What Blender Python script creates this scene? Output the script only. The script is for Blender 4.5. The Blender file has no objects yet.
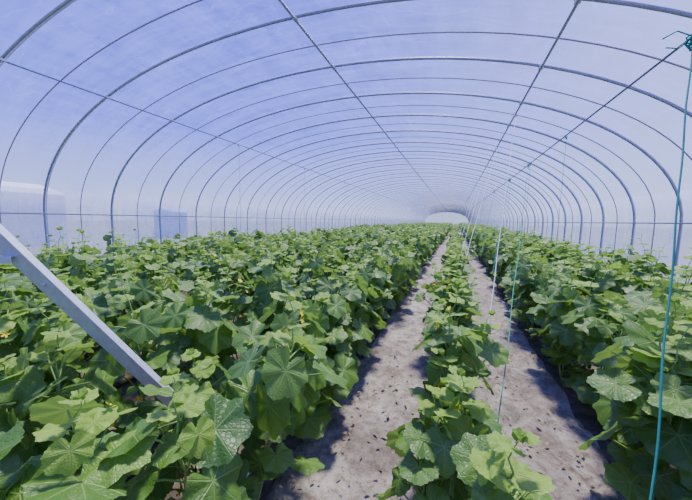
import bpy, math, random
from mathutils import Vector, Matrix
random.seed(7)
D=bpy.data; C=bpy.context
EYE=1.55; CX=-2.40; HW=5.67; HA=2.58; P=2.05
Y0=-3.0; Y1=85.0; S=0.635; PH=.52

def link(o,parent=None):
    C.scene.collection.objects.link(o)
    if parent: o.parent=parent
    return o
def empty(n):
    e=D.objects.new(n,None); e.empty_display_size=.2; return link(e)
# ---------- node helpers
def newmat(n):
    m=D.materials.new(n); m.use_nodes=True; nt=m.node_tree; nt.nodes.clear(); return m,nt
class N:
    def __init__(s,nt): s.nt=nt
    def node(s,t,**k):
        n=s.nt.nodes.new(t)
        for a,b in k.items(): setattr(n,a,b)
        return n
    def put(s,sock,v):
        if isinstance(v,bpy.types.NodeSocket): s.nt.links.new(v,sock)
        elif v is not None: sock.default_value=v
    def math(s,op,a,b=None,c=None,clamp=False):
        n=s.node('ShaderNodeMath',operation=op,use_clamp=clamp)
        s.put(n.inputs[0],a)
        if b is not None: s.put(n.inputs[1],b)
        if c is not None: s.put(n.inputs[2],c)
        return n.outputs[0]
    def mix(s,f,a,b):
        n=s.node('ShaderNodeMix',data_type='RGBA')
        s.put(n.inputs[0],f); s.put(n.inputs[6],a); s.put(n.inputs[7],b); return n.outputs[2]
    def noise(s,vec,scale,detail=3,rough=.5,dist=0):
        n=s.node('ShaderNodeTexNoise'); 
        if vec is not None: s.put(n.inputs['Vector'],vec)
        n.inputs['Scale'].default_value=scale; n.inputs['Detail'].default_value=detail; n.inputs['Roughness'].default_value=rough
        n.inputs['Distortion'].default_value=dist
        return n.outputs['Fac']
    def ramp(s,f,stops):
        n=s.node('ShaderNodeValToRGB'); s.put(n.inputs[0],f)
        e=n.color_ramp.elements
        while len(e)<len(stops): e.new(.5)
        for i,(p,c) in enumerate(stops): e[i].position=p; e[i].color=(*c,1) if len(c)==3 else c
        return n.outputs[0]
    def bump(s,h,strength,dist):
        n=s.node('ShaderNodeBump'); s.put(n.inputs['Height'],h); n.inputs['Strength'].default_value=strength; n.inputs['Distance'].default_value=dist
        return n.outputs[0]
    def pbr(s,col,rough=.5,metal=0,normal=None,spec=.5):
        n=s.node('ShaderNodeBsdfPrincipled'); s.put(n.inputs['Base Color'],col); s.put(n.inputs['Roughness'],rough)
        s.put(n.inputs['Metallic'],metal); n.inputs['Specular IOR Level'].default_value=spec
        if normal: s.put(n.inputs['Normal'],normal)
        return n.outputs[0]
    def out(s,sh):
        o=s.node('ShaderNodeOutputMaterial'); s.put(o.inputs[0],sh)
def c4(*c): return (*c,1)
def simple(n,col,rough=.5,metal=0,var=.25,scale=20):
    m,nt=newmat(n); k=N(nt); g=k.node('ShaderNodeTexCoord').outputs['Object']
    f=k.noise(g,scale)
    cc=k.mix(f,c4(*[x*(1-var) for x in col]),c4(*[min(1,x*(1+var)) for x in col]))
    k.out(k.pbr(cc,rough,metal)); return m

# ---------- materials
def leaf_mat(name,dark,light,vein,trans):
    m,nt=newmat(name); k=N(nt)
    at=k.node('ShaderNodeAttribute',attribute_name='leafuv'); v=at.outputs['Vector']
    sp=k.node('ShaderNodeSeparateXYZ'); k.put(sp.inputs[0],v); x,y,r=sp.outputs
    ax=k.math('ABSOLUTE',x)
    mask=None
    for t in (0,50,100,150):
        t=math.radians(t)
        d=k.math('ABSOLUTE',k.math('SUBTRACT',k.math('MULTIPLY',ax,math.cos(t)),k.math('MULTIPLY',y,math.sin(t))))
        dt=k.math('ADD',k.math('MULTIPLY',ax,math.sin(t)),k.math('MULTIPLY',y,math.cos(t)))
        w=k.math('MULTIPLY_ADD',dt,-.024,.034)
        a=k.math('SUBTRACT',1.0,k.math('DIVIDE',d,w),clamp=True)
        a=k.math('MULTIPLY',a,k.math('GREATER_THAN',dt,0))
        mask=a if mask is None else k.math('MAXIMUM',mask,a)
    vo=k.node('ShaderNodeTexVoronoi',feature='DISTANCE_TO_EDGE'); k.put(vo.inputs['Vector'],v); vo.inputs['Scale'].default_value=9
    cell=k.math('MULTIPLY',vo.outputs['Distance'],5.0,clamp=True)
    small=k.math('SUBTRACT',1.0,k.math('MULTIPLY',vo.outputs['Distance'],16.0),clamp=True)
    oi=k.node('ShaderNodeObjectInfo')
    mixf=k.math('ADD',k.math('MULTIPLY',r,.75),k.math('MULTIPLY',oi.outputs['Random'],.25),clamp=True)
    nz=k.noise(v,3.0,3)
    base=k.mix(k.math('ADD',k.math('MULTIPLY',mixf,.75),k.math('MULTIPLY',nz,.25)),c4(*dark),c4(*light))
    base=k.mix(k.math('MULTIPLY',small,.05),base,c4(*vein))
    base=k.mix(k.math('MULTIPLY',mask,.6),base,c4(*vein))
    geo=k.node('ShaderNodeNewGeometry')
    base=k.mix(k.math('MULTIPLY',geo.outputs['Backfacing'],.30),base,c4(.32,.47,.22))
    h=k.math('SUBTRACT',k.math('ADD',k.math('MULTIPLY',cell,.25),k.math('MULTIPLY',nz,.3)),k.math('MULTIPLY',mask,.8))
    nb=k.bump(h,.5,.008)
    p=k.pbr(base,.42,0,nb,.50)
    tr=k.node('ShaderNodeBsdfTranslucent'); 
    tc=k.mix(.45,base,c4(.34,.60,.03)); k.put(tr.inputs[0],tc)
    mx=k.node('ShaderNodeMixShader'); mx.inputs[0].default_value=trans
    k.put(mx.inputs[1],p); k.put(mx.inputs[2],tr.outputs[0]); k.out(mx.outputs[0]); return m
M_leaf=leaf_mat('cucumber_leaf',(.036,.120,.022),(.18,.345,.042),(.36,.52,.16),.29)
M_young=leaf_mat('young_leaf',(.22,.41,.04),(.36,.55,.08),(.5,.65,.2),.38)
M_stem=simple('stem_green',(.24,.40,.09),.6)
M_flower=simple('flower_yellow',(.95,.70,.02),.6)
M_fruit=simple('cucumber_skin',(.05,.15,.03),.35,scale=60)
M_dry=simple('dry_leaf',(.26,.20,.13),.9,var=.5,scale=8)
M_steel=simple('galvanised_steel',(.62,.64,.67),.42,.5,.22,40)
M_rib=simple('rib_steel',(.33,.34,.39),.45,.25,.25,15)
M_ribthin=simple('thin_rib_rusty',(.38,.31,.33),.7,.1,.3,15)
M_strap=simple('film_strap',(.88,.90,.97),.6,0,.05)
M_wire=simple('wire_dark',(.20,.20,.25),.6,.3)
M_teal=simple('twine_teal',(.03,.30,.20),.8)
M_white=simple('twine_white',(.62,.68,.68),.8)
M_hose=simple('hose_black',(.02,.02,.022),.5)

def film(name,lo,hi,tint,tcol,cr=.18,ysc=3.0):
    m,nt=newmat(name); k=N(nt); g=k.node('ShaderNodeTexCoord').outputs['Object']
    mp=k.node('ShaderNodeMapping'); k.put(mp.inputs[0],g); mp.inputs['Scale'].default_value=(.5,ysc,.5)
    n1=k.noise(mp.outputs[0],1.6,6,.65)
    mp2=k.node('ShaderNodeMapping'); k.put(mp2.inputs[0],g); mp2.inputs['Scale'].default_value=(1,.25,1)
    n2=k.noise(mp2.outputs[0],5,4,.6)
    mp3=k.node('ShaderNodeMapping'); k.put(mp3.inputs[0],g); mp3.inputs['Scale'].default_value=(.6,1.6,.6)
    n3=k.noise(mp3.outputs[0],1.3,2,.5,1.2)
    crease=k.math('SUBTRACT',1.0,k.math('MULTIPLY',k.math('ABSOLUTE',k.math('SUBTRACT',n3,.5)),60.0),clamp=True)
    crease=k.math('MULTIPLY',crease,n1)
    nn=k.math('ADD',k.math('MULTIPLY',n1,.6),k.math('MULTIPLY',n2,.4))
    mr=k.node('ShaderNodeMapRange'); k.put(mr.inputs[0],nn); mr.inputs[1].default_value=.35; mr.inputs[2].default_value=.68; mr.inputs[3].default_value=lo; mr.inputs[4].default_value=hi
    f=k.math('MULTIPLY_ADD',crease,cr,mr.outputs[0],clamp=True)
    tp=k.node('ShaderNodeBsdfTransparent'); tp.inputs[0].default_value=c4(*tint)
    tl=k.node('ShaderNodeBsdfTranslucent'); tl.inputs[0].default_value=c4(*tcol)
    gl=k.node('ShaderNodeBsdfGlossy'); gl.inputs[0].default_value=c4(.8,.85,1); gl.inputs['Roughness'].default_value=.3
    a=k.node('ShaderNodeMixShader'); k.put(a.inputs[0],f); k.put(a.inputs[1],tp.outputs[0]); k.put(a.inputs[2],tl.outputs[0])
    b=k.node('ShaderNodeMixShader'); b.inputs[0].default_value=.025; k.put(b.inputs[1],a.outputs[0]); k.put(b.inputs[2],gl.outputs[0])
    k.out(b.outputs[0]); return m
M_film=film('polyethylene_film',.08,.36,(.90,.92,1.0),(.25,.32,1.0))
M_side=film('side_film',.30,.85,(.92,.95,1.0),(.80,.86,1.0),.1,9.0)
M_end=film('end_film',.88,.96,(.8,.85,1.0),(.33,.38,.56))

# soils
m,nt=newmat('soil'); k=N(nt); g=k.node('ShaderNodeTexCoord').outputs['Object']
n=k.noise(g,9,6,.65); k.out(k.pbr(k.ramp(n,[(.3,(.06,.045,.033)),(.7,(.19,.15,.11))]),.95,0,k.bump(n,.8,.03),.2)); M_soil=m
m,nt=newmat('path_mulch_sheet'); k=N(nt); g=k.node('ShaderNodeTexCoord').outputs['Object']
n=k.noise(g,2.6,7,.72); n3=k.noise(g,20,7,.8); n4=k.noise(g,7,5,.6,.6)
cc=k.ramp(n,[(.32,(.17,.14,.115)),(.5,(.35,.305,.265)),(.70,(.53,.48,.44))])
cc=k.mix(k.math('MULTIPLY',k.math('SUBTRACT',n4,.48,clamp=True),5.0,clamp=True),cc,c4(.17,.13,.10))
cc=k.mix(k.math('MULTIPLY',k.math('SUBTRACT',n3,.50,clamp=True),5.5,clamp=True),cc,c4(.11,.08,.06))
cc=k.mix(k.math('MULTIPLY',k.math('SUBTRACT',.40,n3,clamp=True),6.0,clamp=True),cc,c4(.62,.58,.54))
k.out(k.pbr(cc,.5,0,k.bump(k.math('ADD',n,k.math('MULTIPLY',n3,.4)),1.0,.05),.45)); M_mulch=m
m,nt=newmat('field_grass'); k=N(nt); g=k.node('ShaderNodeTexCoord').outputs['Object']
n=k.noise(g,.8,6,.65); k.out(k.pbr(k.ramp(n,[(.3,(.20,.23,.14)),(.7,(.36,.37,.28))]),.95)); M_grass=m

# ---------- geometry helpers
def mesh_obj(name,V,F,mats,mi=None,smooth=True,parent=None,lk=True):
    me=D.meshes.new(name); me.from_pydata(V,[],F)
    for mm in mats: me.materials.append(mm)
    if mi: me.polygons.foreach_set('material_index',mi)
    if smooth: me.polygons.foreach_set('use_smooth',[True]*len(F))
    me.update()
    o=D.objects.new(name,me)
    if lk: link(o,parent)
    return o
class Buf:
    def __init__(s): s.V=[];s.F=[];s.M=[];s.U=[]
    def tube(s,pts,rad,seg=6,mat=0,cap=True):
        pts=[Vector(p) for p in pts]; b=len(s.V); n=len(pts)
        ref=Vector((0,0,1))
        if abs((pts[-1]-pts[0]).normalized().z)>.8: ref=Vector((1,0.1,0))
        for i,p in enumerate(pts):
            t=(pts[min(i+1,n-1)]-pts[max(i-1,0)]).normalized()
            u=t.cross(ref).normalized() if t.cross(ref).length>1e-4 else Vector((1,0,0)); w=t.cross(u)
            r=rad[i] if isinstance(rad,(list,tuple)) else rad
            for j in range(seg):
                a=2*math.pi*j/seg; s.V.append(p+(u*math.cos(a)+w*math.sin(a))*r); s.U.append((0,0,.5))
        for i in range(n-1):
            for j in range(seg):
                j2=(j+1)%seg; s.F.append((b+i*seg+j,b+i*seg+j2,b+(i+1)*seg+j2,b+(i+1)*seg+j)); s.M.append(mat)
        if cap:
            s.F.append(tuple(b+j for j in reversed(range(seg)))); s.M.append(mat)
            s.F.append(tuple(b+(n-1)*seg+j for j in range(seg))); s.M.append(mat)
    def section(s,pts,y,r):
        b=len(s.V); n=len(pts); seg=8 if y<15 else 5
        for i,(x,z) in enumerate(pts):
            x0,z0=pts[max(i-1,0)]; x1,z1=pts[min(i+1,n-1)]
            t=Vector((x1-x0,0,z1-z0)).normalized(); u=Vector((0,1,0)); w=t.cross(u)
            for j in range(seg):
                a=2*math.pi*j/seg; s.V.append(Vector((x,y,z))+(u*math.cos(a)+w*math.sin(a))*r); s.U.append((0,0,.5))
        for i in range(n-1):
            for j in range(seg):
                j2=(j+1)%seg; s.F.append((b+i*seg+j,b+i*seg+j2,b+(i+1)*seg+j2,b+(i+1)*seg+j)); s.M.append(0)
    def box(s,c,sx,sy,sz,mat=0,mtx=None):
        b=len(s.V); c=Vector(c)
        for dx,dy,dz in [(-1,-1,-1),(1,-1,-1),(1,1,-1),(-1,1,-1),(-1,-1,1),(1,-1,1),(1,1,1),(-1,1,1)]:
            v=Vector((dx*sx/2,dy*sy/2,dz*sz/2))
            if mtx: v=mtx@v
            s.V.append(c+v); s.U.append((0,0,.5))
        for f in [(0,3,2,1),(4,5,6,7),(0,1,5,4),(1,2,6,5),(2,3,7,6),(3,0,4,7)]:
            s.F.append(tuple(b+i for i in f)); s.M.append(mat)
    def obj(s,name,mats,smooth=True,parent=None,lk=True,uv=False):
        o=mesh_obj(name,s.V,s.F,mats,s.M,smooth,parent,lk)
        if uv:
            a=o.data.attributes.new('leafuv','FLOAT_VECTOR','POINT')
            a.data.foreach_set('vector',[x for u in s.U for x in u])
        return o

KEYS=[(0,1.0),(12,.91),(27,.78),(40,.84),(50,.92),(62,.84),(76,.75),(90,.80),(102,.85),(116,.78),(135,.74),(152,.75),(166,.63),(174,.42),(180,.14)]
def R(t):
    t=abs(math.degrees(t))
    for (a,ra),(b,rb) in zip(KEYS,KEYS[1:]):
        if t<=b: return ra+(rb-ra)*(t-a)/(b-a)
    return .14
LOD=0
def leaf(B,org,tip,nrm,size,rnd,rng,mat=0,asp=1.1):
    NA,RINGS=((48,(.28,.58,.82,1.0)) if not LOD else (14,(.6,1.0)))
    Yv=tip.normalized(); Xv=Yv.cross(nrm).normalized(); Zv=Xv.cross(Yv)
    droop=rng.uniform(.10,.42); fold=rng.uniform(.0,.32); ph=rng.uniform(0,6.28); wav=rng.uniform(.02,.07)
    b=len(B.V); B.V.append(org.copy()); B.U.append((0,0,rnd))
    for q in RINGS:
        for j in range(NA):
            t=-math.pi+2*math.pi*(j+.5)/NA
            rr=R(t)*q
            if q==1.0 and not LOD: rr*=1+(.025 if j%2 else -.02)
            x=math.sin(t)*rr*asp; y=math.cos(t)*rr
            z=-droop*(y*abs(y)*.55 + .0)*1.0 - droop*.55*x*x + fold*abs(x)*.6*(1-.3*q)
            z+=.045*q*math.cos(t*360/50.0) + wav*q*q*math.sin(5*t+ph)
            B.V.append(org+(Xv*x+Yv*y+Zv*z)*size); B.U.append((x,y,rnd))
    for j in range(NA):
        B.F.append((b,b+1+(j+1)%NA,b+1+j)); B.M.append(mat)
        for i in range(len(RINGS)-1):
            a=b+1+i*NA; c=a+NA; j2=(j+1)%NA
            B.F.append((a+j,a+j2,c+j2,c+j)); B.M.append(mat)
def flower(B,org,d,size,rng):
    d=d.normalized(); u=d.orthogonal().normalized(); w=d.cross(u)
    b=len(B.V); B.V.append(org); B.U.append((0,0,.5))
    for j in range(20):
        a=2*math.pi*j/20; ph=(j%4)
        r={0:.35,1:.85,2:1.0,3:.85}[ph]*size
        B.V.append(org+(u*math.cos(a)+w*math.sin(a))*r+d*(size*.35 if ph else size*.15)); B.U.append((0,0,.5))
    for j in range(20): B.F.append((b,b+1+j,b+1+(j+1)%20)); B.M.append(3)
def plant(seed,H,nleaf,smin,smax,pl,shoot=.2):
    rng=random.Random(seed); B=Buf(); SG=3 if LOD else 6
    sp=[]; px=py=0
    for i in range(9):
        z=H*i/8; sp.append(Vector((px,py,z))); px+=rng.uniform(-.035,.035); py+=rng.uniform(-.035,.035)
    def at(z):
        f=max(0,min(7.999,z/H*8)); i=int(f); return sp[i].lerp(sp[i+1],f-i)
    B.tube(sp,[.008-.0006*i for i in range(9)],SG,1)
    az=rng.uniform(0,6.28)
    for i in range(nleaf):
        fr=(i+.5)/nleaf; z=H*(.10+.86*fr**.85)
        az+=math.radians(137.5)+rng.uniform(-.4,.4)
        out=Vector((math.cos(az),math.sin(az),0)); side=Vector((-out.y,out.x,0))
        top=max(0,(fr-.82)/.18)
        size=rng.uniform(smin,smax)*(1-.5*top); L=pl*rng.uniform(.65,1.45)*(1-.5*top)
        e=math.radians(rng.uniform(15,68)); s=at(z)
        p1=s+out*L*.5*math.cos(e)+Vector((0,0,L*.55*math.sin(e)))+side*rng.uniform(-.01,.01)
        p2=s+out*L*math.cos(e*.8)+Vector((0,0,L*math.sin(e)*.95))
        B.tube([s,p1,p2],[.0048,.0038,.003],3 if LOD else 5,1,False)
        dl=math.radians(rng.uniform(-5,72)); tip=out*math.cos(dl)-Vector((0,0,math.sin(dl)))+side*rng.uniform(-.6,.6)
        nr=Vector((0,0,1))*math.cos(dl)+out*math.sin(dl)+side*rng.uniform(-.7,.7)
        leaf(B,p2,tip,nr,size,rng.random()*.98,rng,2 if top>.45 else 0)
        if rng.random()<.14:
            d=(out*.6+Vector((0,0,.6))+side*rng.uniform(-1,1)); o=s+d.normalized()*rng.uniform(.05,.14)
            B.tube([s,o],[.002,.003],3,1,False); flower(B,o,d,.022,rng)
        if LOD: continue
        if rng.random()<.35:
            pts=[]
            for q in range(12):
                a=q*.75; rr=.012*(q/12)
                pts.append(s+side*(q*.011)+out*(rr*math.cos(a))+Vector((0,0,.01*q+rr*math.sin(a))))
            B.tube(pts,.0013,3,1,False)
        if rng.random()<.10 and .2<fr<.8:
            o=s+side*.04; L2=rng.uniform(.07,.13)
            B.tube([s,o,o-Vector((0,0,.015)),o-Vector((0,0,.03)),o-Vector((.004,0,L2*.6)),o-Vector((.008,0,L2)),o-Vector((.009,0,L2+.008))],[.002,.003,.006,.012,.014,.011,.003],8,4)
    tp=sp[-1]; hgt_s=rng.uniform(.35,1.0)*shoot; lean=Vector((rng.uniform(-.3,.3),rng.uniform(-.3,.3),1)).normalized()
    pts=[tp+lean*hgt_s*q/4+Vector((.01*math.sin(q*2),.01*math.cos(q*2),0)) for q in range(5)]
    B.tube(pts,[.0034,.003,.0026,.002,.0015],3 if LOD else 5,1,False)
    for q in range(5):
        a=q*2.4+az; d=Vector((math.cos(a),math.sin(a),.35)); o=pts[q]+d*.05*(1-.12*q)
        B.tube([pts[q],o],.0018,3,1,False)
        leaf(B,o,d,Vector((-d.x*.3,-d.y*.3,1)),(.072-.010*q)*rng.uniform(.8,1.15),rng.random()*.9,rng,2)
    for q in range(0 if LOD else 3):
        a=q*2.1; d=Vector((math.cos(a)*.5,math.sin(a)*.5,.9))
        leaf(B,pts[-1]+d*.01,d,Vector((-d.x,-d.y,.6)),rng.uniform(.018,.03),rng.random()*.9,rng,2)
    return B.obj('plant_%d'%seed,[M_leaf,M_stem,M_young,M_flower,M_fruit],lk=False,uv=True).data
def fam(base,n,h0,h1,*a):
    r=random.Random(base); return [plant(base+i,r.uniform(h0,h1),*a) for i in range(n)]
TALL=[fam(1,9,.76,.98,20,.085,.152,.17,.30)]; SHORT=[fam(50,6,.72,.88,19,.07,.130,.12,.28)]
LOD=1
TALL.append(fam(101,6,.78,1.0,19,.085,.15,.16,.28)); SHORT.append(fam(150,5,.70,.84,17,.075,.125,.12,.26))

def row(x,meshes,ys,sp,jx,name='cucumber_plant_row',smin=.86,smax=1.12,lodd=9):
    e=empty(name); y=ys
    while y<Y1-1.5:
        far=y>lodd
        me=random.choice(meshes[1 if far else 0]); o=D.objects.new('cucumber_plant_part',me)
        o.location=(x+random.uniform(-jx,jx),y+random.uniform(-.08,.08),0)
        s=random.uniform(smin,smax)*(1 if y<20 else 1.08); o.scale=(s*(1 if y<20 else 1.15),s*(1 if y<20 else 1.25),s*random.uniform(.92,1.10)); o.rotation_euler=(random.uniform(-.08,.08),random.uniform(-.08,.08),random.uniform(0,6.28) if y<20 else random.choice([0,math.pi]))
        link(o,e); y+=sp*(1 if y<10 else 1.3 if y<20 else 1.8)
ROWS=[-1.02,-1.88,-2.80,-3.75,-4.65,-5.55,-6.45,-7.3]
row(0.03,SHORT,1.0,.21,.09,smin=.95,smax=1.13,lodd=8)
row(ROWS[0],TALL,.12,.21,.16)
for i,x in enumerate(ROWS[1:]): row(x,TALL,-.9 if i<2 else .2,.26,.2,lodd=max(4,7.5-i*.8))
row(1.16,TALL,1.05,.21,.14,smin=.98,smax=1.14,lodd=7); row(1.92,TALL,1.2,.26,.15,smin=.98,smax=1.16,lodd=6); row(2.65,TALL,1.4,.28,.1,smin=.98,smax=1.16,lodd=5)

# ---------- ground
mesh_obj('field_ground',[(-120,-60,-.03),(120,-60,-.03),(120,200,-.03),(-120,200,-.03)],[(0,1,2,3)],[M_grass])
mesh_obj('floor',[(CX-HW,Y0,0),(CX+HW,Y0,0),(CX+HW,Y1,0),(CX-HW,Y1,0)],[(0,1,2,3)],[M_soil])
def sheet(x0,x1,name):
    V=[];F=[];nx=14
    ys=[Y0+.2]
    while ys[-1]<Y1-1.4: ys.append(ys[-1]+(.09 if ys[-1]<10 else .6))
    rng=random.Random(3)
    for y in ys:
        for i in range(nx+1):
            x=x0+(x1-x0)*i/nx
            z=.030+.011*math.sin(y*9+x*5)+.010*math.sin(y*3.1-x*17)+.006*math.sin(y*21+x*31)+rng.uniform(-.005,.005)-(.03 if i in(0,nx) else 0)
            V.append((x+.03*math.sin(y*2.3+i),y,z))
    for j in range(len(ys)-1):
        for i in range(nx): a=j*(nx+1)+i; F.append((a,a+1,a+nx+2,a+nx+1))
    mesh_obj(name,V,F,[M_mulch])
sheet(-.92,-.06,'path_mulch_sheet'); sheet(.12,1.0,'path_mulch_sheet')
B=Buf(); rng=random.Random(11)
for i in range(1800):
    x=rng.choice([rng.uniform(-.85,-.15),rng.uniform(.2,.92)]); y=1.0+18*rng.random()**1.5
    a=rng.uniform(0,6.28); s=rng.uniform(.004,.014); b=len(B.V)
    for q in range(6):
        t=a+q*1.047; r=s*rng.uniform(.6,1.2)*(1 if q%3 else 1.9)
        B.V.append(Vector((x+r*math.cos(t),y+r*math.sin(t),.062+rng.uniform(-.004,.004)))); B.U.append((0,0,0))
    B.F.append(tuple(range(b,b+6))); B.M.append(0)
B.obj('dry_leaf_litter',[M_dry],False)
B=Buf()
for x in ROWS[1:]+[1.95,2.7]:
    B.tube([(x+.03*math.sin(y*.9),y,.02) for y in [Y0+.5+i*1.6 for i in range(int((Y1-Y0-2)/1.6))]],.009,5)
B.obj('drip_irrigation_hose',[M_hose])

# ---------- greenhouse frame
def hgt(u): 
    u=min(1,abs(u)/HW); return HA*(1-u**P)**(1/P)
def arch(off=0.0):
    pts=[]
    def sg(v,e): return math.copysign(abs(v)**e,v)
    n=48
    pts.append((CX-HW-off,0)); pts.append((CX-HW-off,.8))
    for i in range(n+1):
        a=math.pi-math.pi*i/n
        pts.append((CX+(HW+off)*sg(math.cos(a),2/P),EYE+(HA+off)*abs(math.sin(a))**(2/P)))
    pts.append((CX+HW+off,.8)); pts.append((CX+HW+off,0)); return pts
fr=empty('greenhouse_frame')
A=arch(); A2=arch(.045); thick=Buf(); thin=Buf(); strap=Buf()
n=-4
ny=(Y1-.3)/S
while n<ny:
    y=(n+PH)*S
    if y>Y0+.1:
        if n%2: thick.section(A,y,.0185); strap.section(A2,y+.055,.012)
        else: thin.section(A,y,.009)
    n+=1
for y in (Y0+.05,Y1-.05): thick.section(A,y,.024)
thick.obj('arch_ribs',[M_rib],parent=fr); thin.obj('intermediate_ribs',[M_ribthin],parent=fr)
strap.obj('film_straps',[M_strap],parent=fr)
B=Buf(); PX=((-5.8,.013),(-2.05,.017),(.97,.016))
for x,r in PX:
    B.tube([(x,Y0+.05,EYE+hgt(x-CX)-.035),(x,Y1-.05,EYE+hgt(x-CX)-.035)],r,8)
for sx in (-1,1):
    x=CX+sx*(HW-.03)
    for z in (EYE+.03,.35): B.tube([(x,Y0+.05,z),(x,Y1-.05,z)],.012,8)
B.obj('purlins',[M_rib],parent=fr)
B=Buf(); n=-3
while n<ny:
    y=(n+PH)*S
    if n%2 and y>Y0:
        for x,_ in PX: B.box((x,y,EYE+hgt(x-CX)-.018),.05,.06,.045)
    n+=1
B.obj('pipe_clamps',[M_steel],False,fr)
B=Buf()
for y in (Y0+.05,Y1-.05):
    for x in (CX-3,CX-1,CX+1,CX+3): B.tube([(x,y,0),(x,y,EYE+hgt(x-CX))],.02,8)
B.obj('end_wall_posts',[M_rib],parent=fr)
AF=arch(.03)
V=[(x,y,z) for y in (Y0,Y1) for x,z in AF]; m_=len(AF)
F=[(i,i+1,m_+i+1,m_+i) for i in range(m_-1)]
mesh_obj('greenhouse_film_cover',V,F,[M_film])
for y,nm in ((Y0,'wall_back'),(Y1,'wall_front')):
    mesh_obj(nm,[(x,y,z) for x,z in AF],[tuple(range(m_))],[M_end],smooth=False)
AS=arch(.07)
for nm,pts in (('side_curtain',[p for p in AS if p[1]<2.25 and p[0]<CX]),('side_curtain',[p for p in AS if p[1]<2.25 and p[0]>CX])):
    V=[(x,y,z) for y in (Y0,Y1) for x,z in pts]; q=len(pts)
    mesh_obj(nm,V,[(i,i+1,q+i+1,q+i) for i in range(q-1)],[M_side])
# ---------- crop wire and twines
WZ=2.61
B=Buf(); B.tube([(1.2,Y0+.1,WZ),(1.2,Y1-.1,WZ)],.008,6)
B.obj('crop_support_wire',[M_wire])
def twine(p,q,r,mat,sag=.0,k=1):
    p=Vector(p);q=Vector(q); B=Buf(); pts=[]
    for i in range(25):
        t=i/24; v=p.lerp(q,t); v.x+=sag*math.sin(math.pi*t)+.004*math.sin(t*23); v.y+=.004*math.cos(t*19); pts.append(v)
    B.tube(pts,r,5)
    kn=[p+Vector((.014*math.cos(a*1.3),.014*math.sin(a*.7),.018*math.sin(a*1.3)-.002*a))*k for a in range(22)]
    B.tube(kn,r*1.2,5)
    B.tube([p,p+Vector((-.05,0,.03))*k,p+Vector((-.09,.01,.012))*k],r,4); B.tube([p,p+Vector((-.03,.02,-.03))*k,p+Vector((-.07,.02,-.02))*k],r,4)
    return B.obj('hanging_twine',[mat])
twine((1.2,2.32,WZ),(.66,1.18,.50),.0042,M_teal,0,1.4)
twine((1.2,6.28,WZ),(.29,1.78,.35),.0036,M_teal)
pr=EYE+hgt(.97-CX)-.05
twine((.97,6.5,pr),(.31,2.77,.5),.005,M_white)
for yt,yb in ((9.1,5.2),(11.9,7.4),(15.4,10.5),(19.6,14)): twine((.97,yt,pr),(.1,yb,.5),.006,M_white)
for y in (8.3,11.2,14.5): twine((1.2,y,WZ),(.7,y-2.2,.5),.005,M_teal)
for y in (6.9,9.8,13.0): twine((1.92,y,EYE+hgt(1.92-CX)-.04),(1.9,y-.05,.6),.0035,M_teal)
pl=EYE+hgt(-5.8-CX)-.05
for y in (6.8,10.6,15.2,22): twine((-5.8,y,pl),(-5.85,y+.05,.6),.006,M_white)

# ---------- galvanised diagonal brace (A-frame)
e=empty('galvanised_brace_frame')
p0=Vector((-1.14,1.32,0.0)); d=Vector((-.4,-.39,.825)); p1=p0+d*3.0
def channel(a,b,w,h,t,name,up):
    a=Vector(a);b=Vector(b); ax=(b-a); L=ax.length; z=ax.normalized(); x=z.cross(Vector(up)).normalized(); y=z.cross(x)
    mt=Matrix((x,y,z)).transposed(); B=Buf(); c=(a+b)/2
    B.box(c,w,t,L,0,mt)
    B.box(c+x*(w/2-t/2)+y*(h/2),t,h,L-.002,0,mt); B.box(c-x*(w/2-t/2)+y*(h/2),t,h,L-.004,0,mt)
    for f in (.25,.5,.62,.8): 
        q=a.lerp(b,f)-y*t; B.tube([q,q-y*.008],.009,6)
    o=B.obj(name,[M_steel],False,e)
    md=o.modifiers.new('b','BEVEL'); md.width=.0015; md.segments=2
    return o
channel(p0,p1,.066,.035,.004,'diagonal_leg',(.5,-.85,-.2))
p2=Vector((p1.x*2-p0.x,p1.y-.7,0)); channel(p2,p1,.062,.035,.004,'rear_leg',(.5,.85,.2))
s0=p0+d*1.66; s1=p2+(p1-p2)*(1.66/3.0); channel(s1,s0,.045,.03,.004,'cross_strut',(0,0,1))
B=Buf(); B.box(p0+Vector((0,0,.006)),.10,.10,.012,0)
B.obj('base_plate',[M_steel],False,e)

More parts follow.
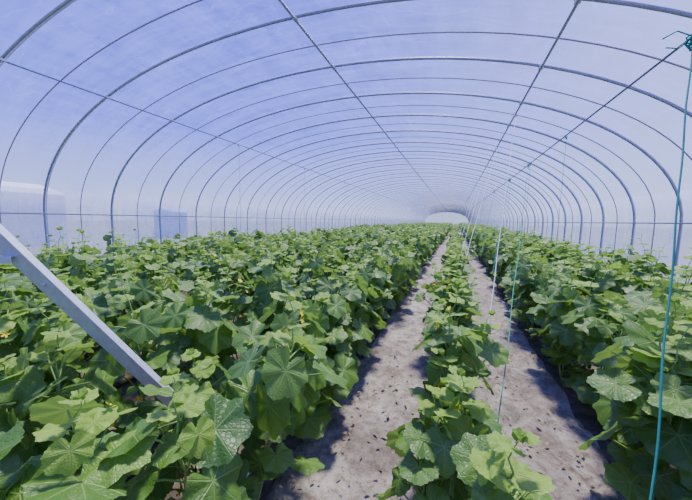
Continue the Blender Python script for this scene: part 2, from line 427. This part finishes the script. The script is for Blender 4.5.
# ---------- outside buildings
def building(x,y0,y1,h,dp,wall,roof,name):
    B=Buf(); yc=(y0+y1)/2; L=y1-y0
    B.box((x-dp/2,yc,h/2-.03),dp,L,h,0)
    b=len(B.V)
    for yy in (y0-.1,y1+.1):
        for xx,zz in ((x+.1,h-.05),(x-dp/2,h+dp*.12),(x-dp-.1,h-.05)): B.V.append(Vector((xx,yy,zz))); B.U.append((0,0,0))
    for f in ((0,1,4,3),(1,2,5,4),(0,2,1),(3,4,5),(0,3,5,2)): B.F.append(tuple(b+i for i in f)); B.M.append(1)
    B.obj(name,[wall,roof],False)
Mw=simple('white_render',(.85,.86,.86),.8,scale=2,var=.08); Mb=simple('blue_sheet',(.28,.46,.85),.5,scale=2); Mr=simple('pale_roof',(.6,.64,.7),.6,scale=2)
building(-20,-12,9.6,2.7,5,Mw,Mr,'farm_building'); building(-20,16.0,17.3,2.0,2,Mb,Mb,'blue_shed')

# ---------- world, sun
w=D.worlds.new('sky'); C.scene.world=w; w.use_nodes=True; nt=w.node_tree; nt.nodes.clear(); k=N(nt)
g=k.node('ShaderNodeTexCoord').outputs['Generated']; sp=k.node('ShaderNodeSeparateXYZ'); k.put(sp.inputs[0],g)
vert=k.ramp(sp.outputs[2],[(0,(.85,.92,1.0)),(.08,(.48,.59,1.0)),(.24,(.15,.20,1.0)),(.6,(.07,.09,.84)),(1.0,(.09,.12,.85))])
dp=k.node('ShaderNodeVectorMath',operation='DOT_PRODUCT'); k.put(dp.inputs[0],g); dp.inputs[1].default_value=Vector((.70,.66,.25)).normalized()
gf=k.math('POWER',k.math('MAXIMUM',dp.outputs['Value'],0),2.8)
col=k.mix(k.math('MULTIPLY',gf,.6),vert,c4(.80,.88,1.0))
bg=k.node('ShaderNodeBackground'); k.put(bg.inputs[0],col); bg.inputs[1].default_value=1.65
o=k.node('ShaderNodeOutputWorld'); k.put(o.inputs[0],bg.outputs[0])
sl=D.lights.new('sun','SUN'); sl.energy=10.5; sl.angle=.14; sl.color=(1,.93,.78); so=link(D.objects.new('sun',sl))
so.rotation_euler=(-Vector((.02,.42,1.0))).to_track_quat('-Z','Y').to_euler()

# ---------- camera
cd=D.cameras.new('camera'); cam=link(D.objects.new('camera',cd)); cd.sensor_width=36; cd.sensor_fit='HORIZONTAL'; cd.lens=290/692*36; cd.clip_start=.05; cd.clip_end=500
yaw=math.radians(20.5); pit=math.atan(30/290); roll=math.radians(.9)
Fw=Vector((-math.sin(yaw)*math.cos(pit),math.cos(yaw)*math.cos(pit),-math.sin(pit)))
Rt=Vector((math.cos(yaw),math.sin(yaw),0)); Up=Rt.cross(Fw)
M=Matrix((Rt,Up,-Fw)).transposed()@Matrix.Rotation(roll,3,'Z')
cam.matrix_world=Matrix.Translation((0,0,EYE))@M.to_4x4()
C.scene.camera=cam
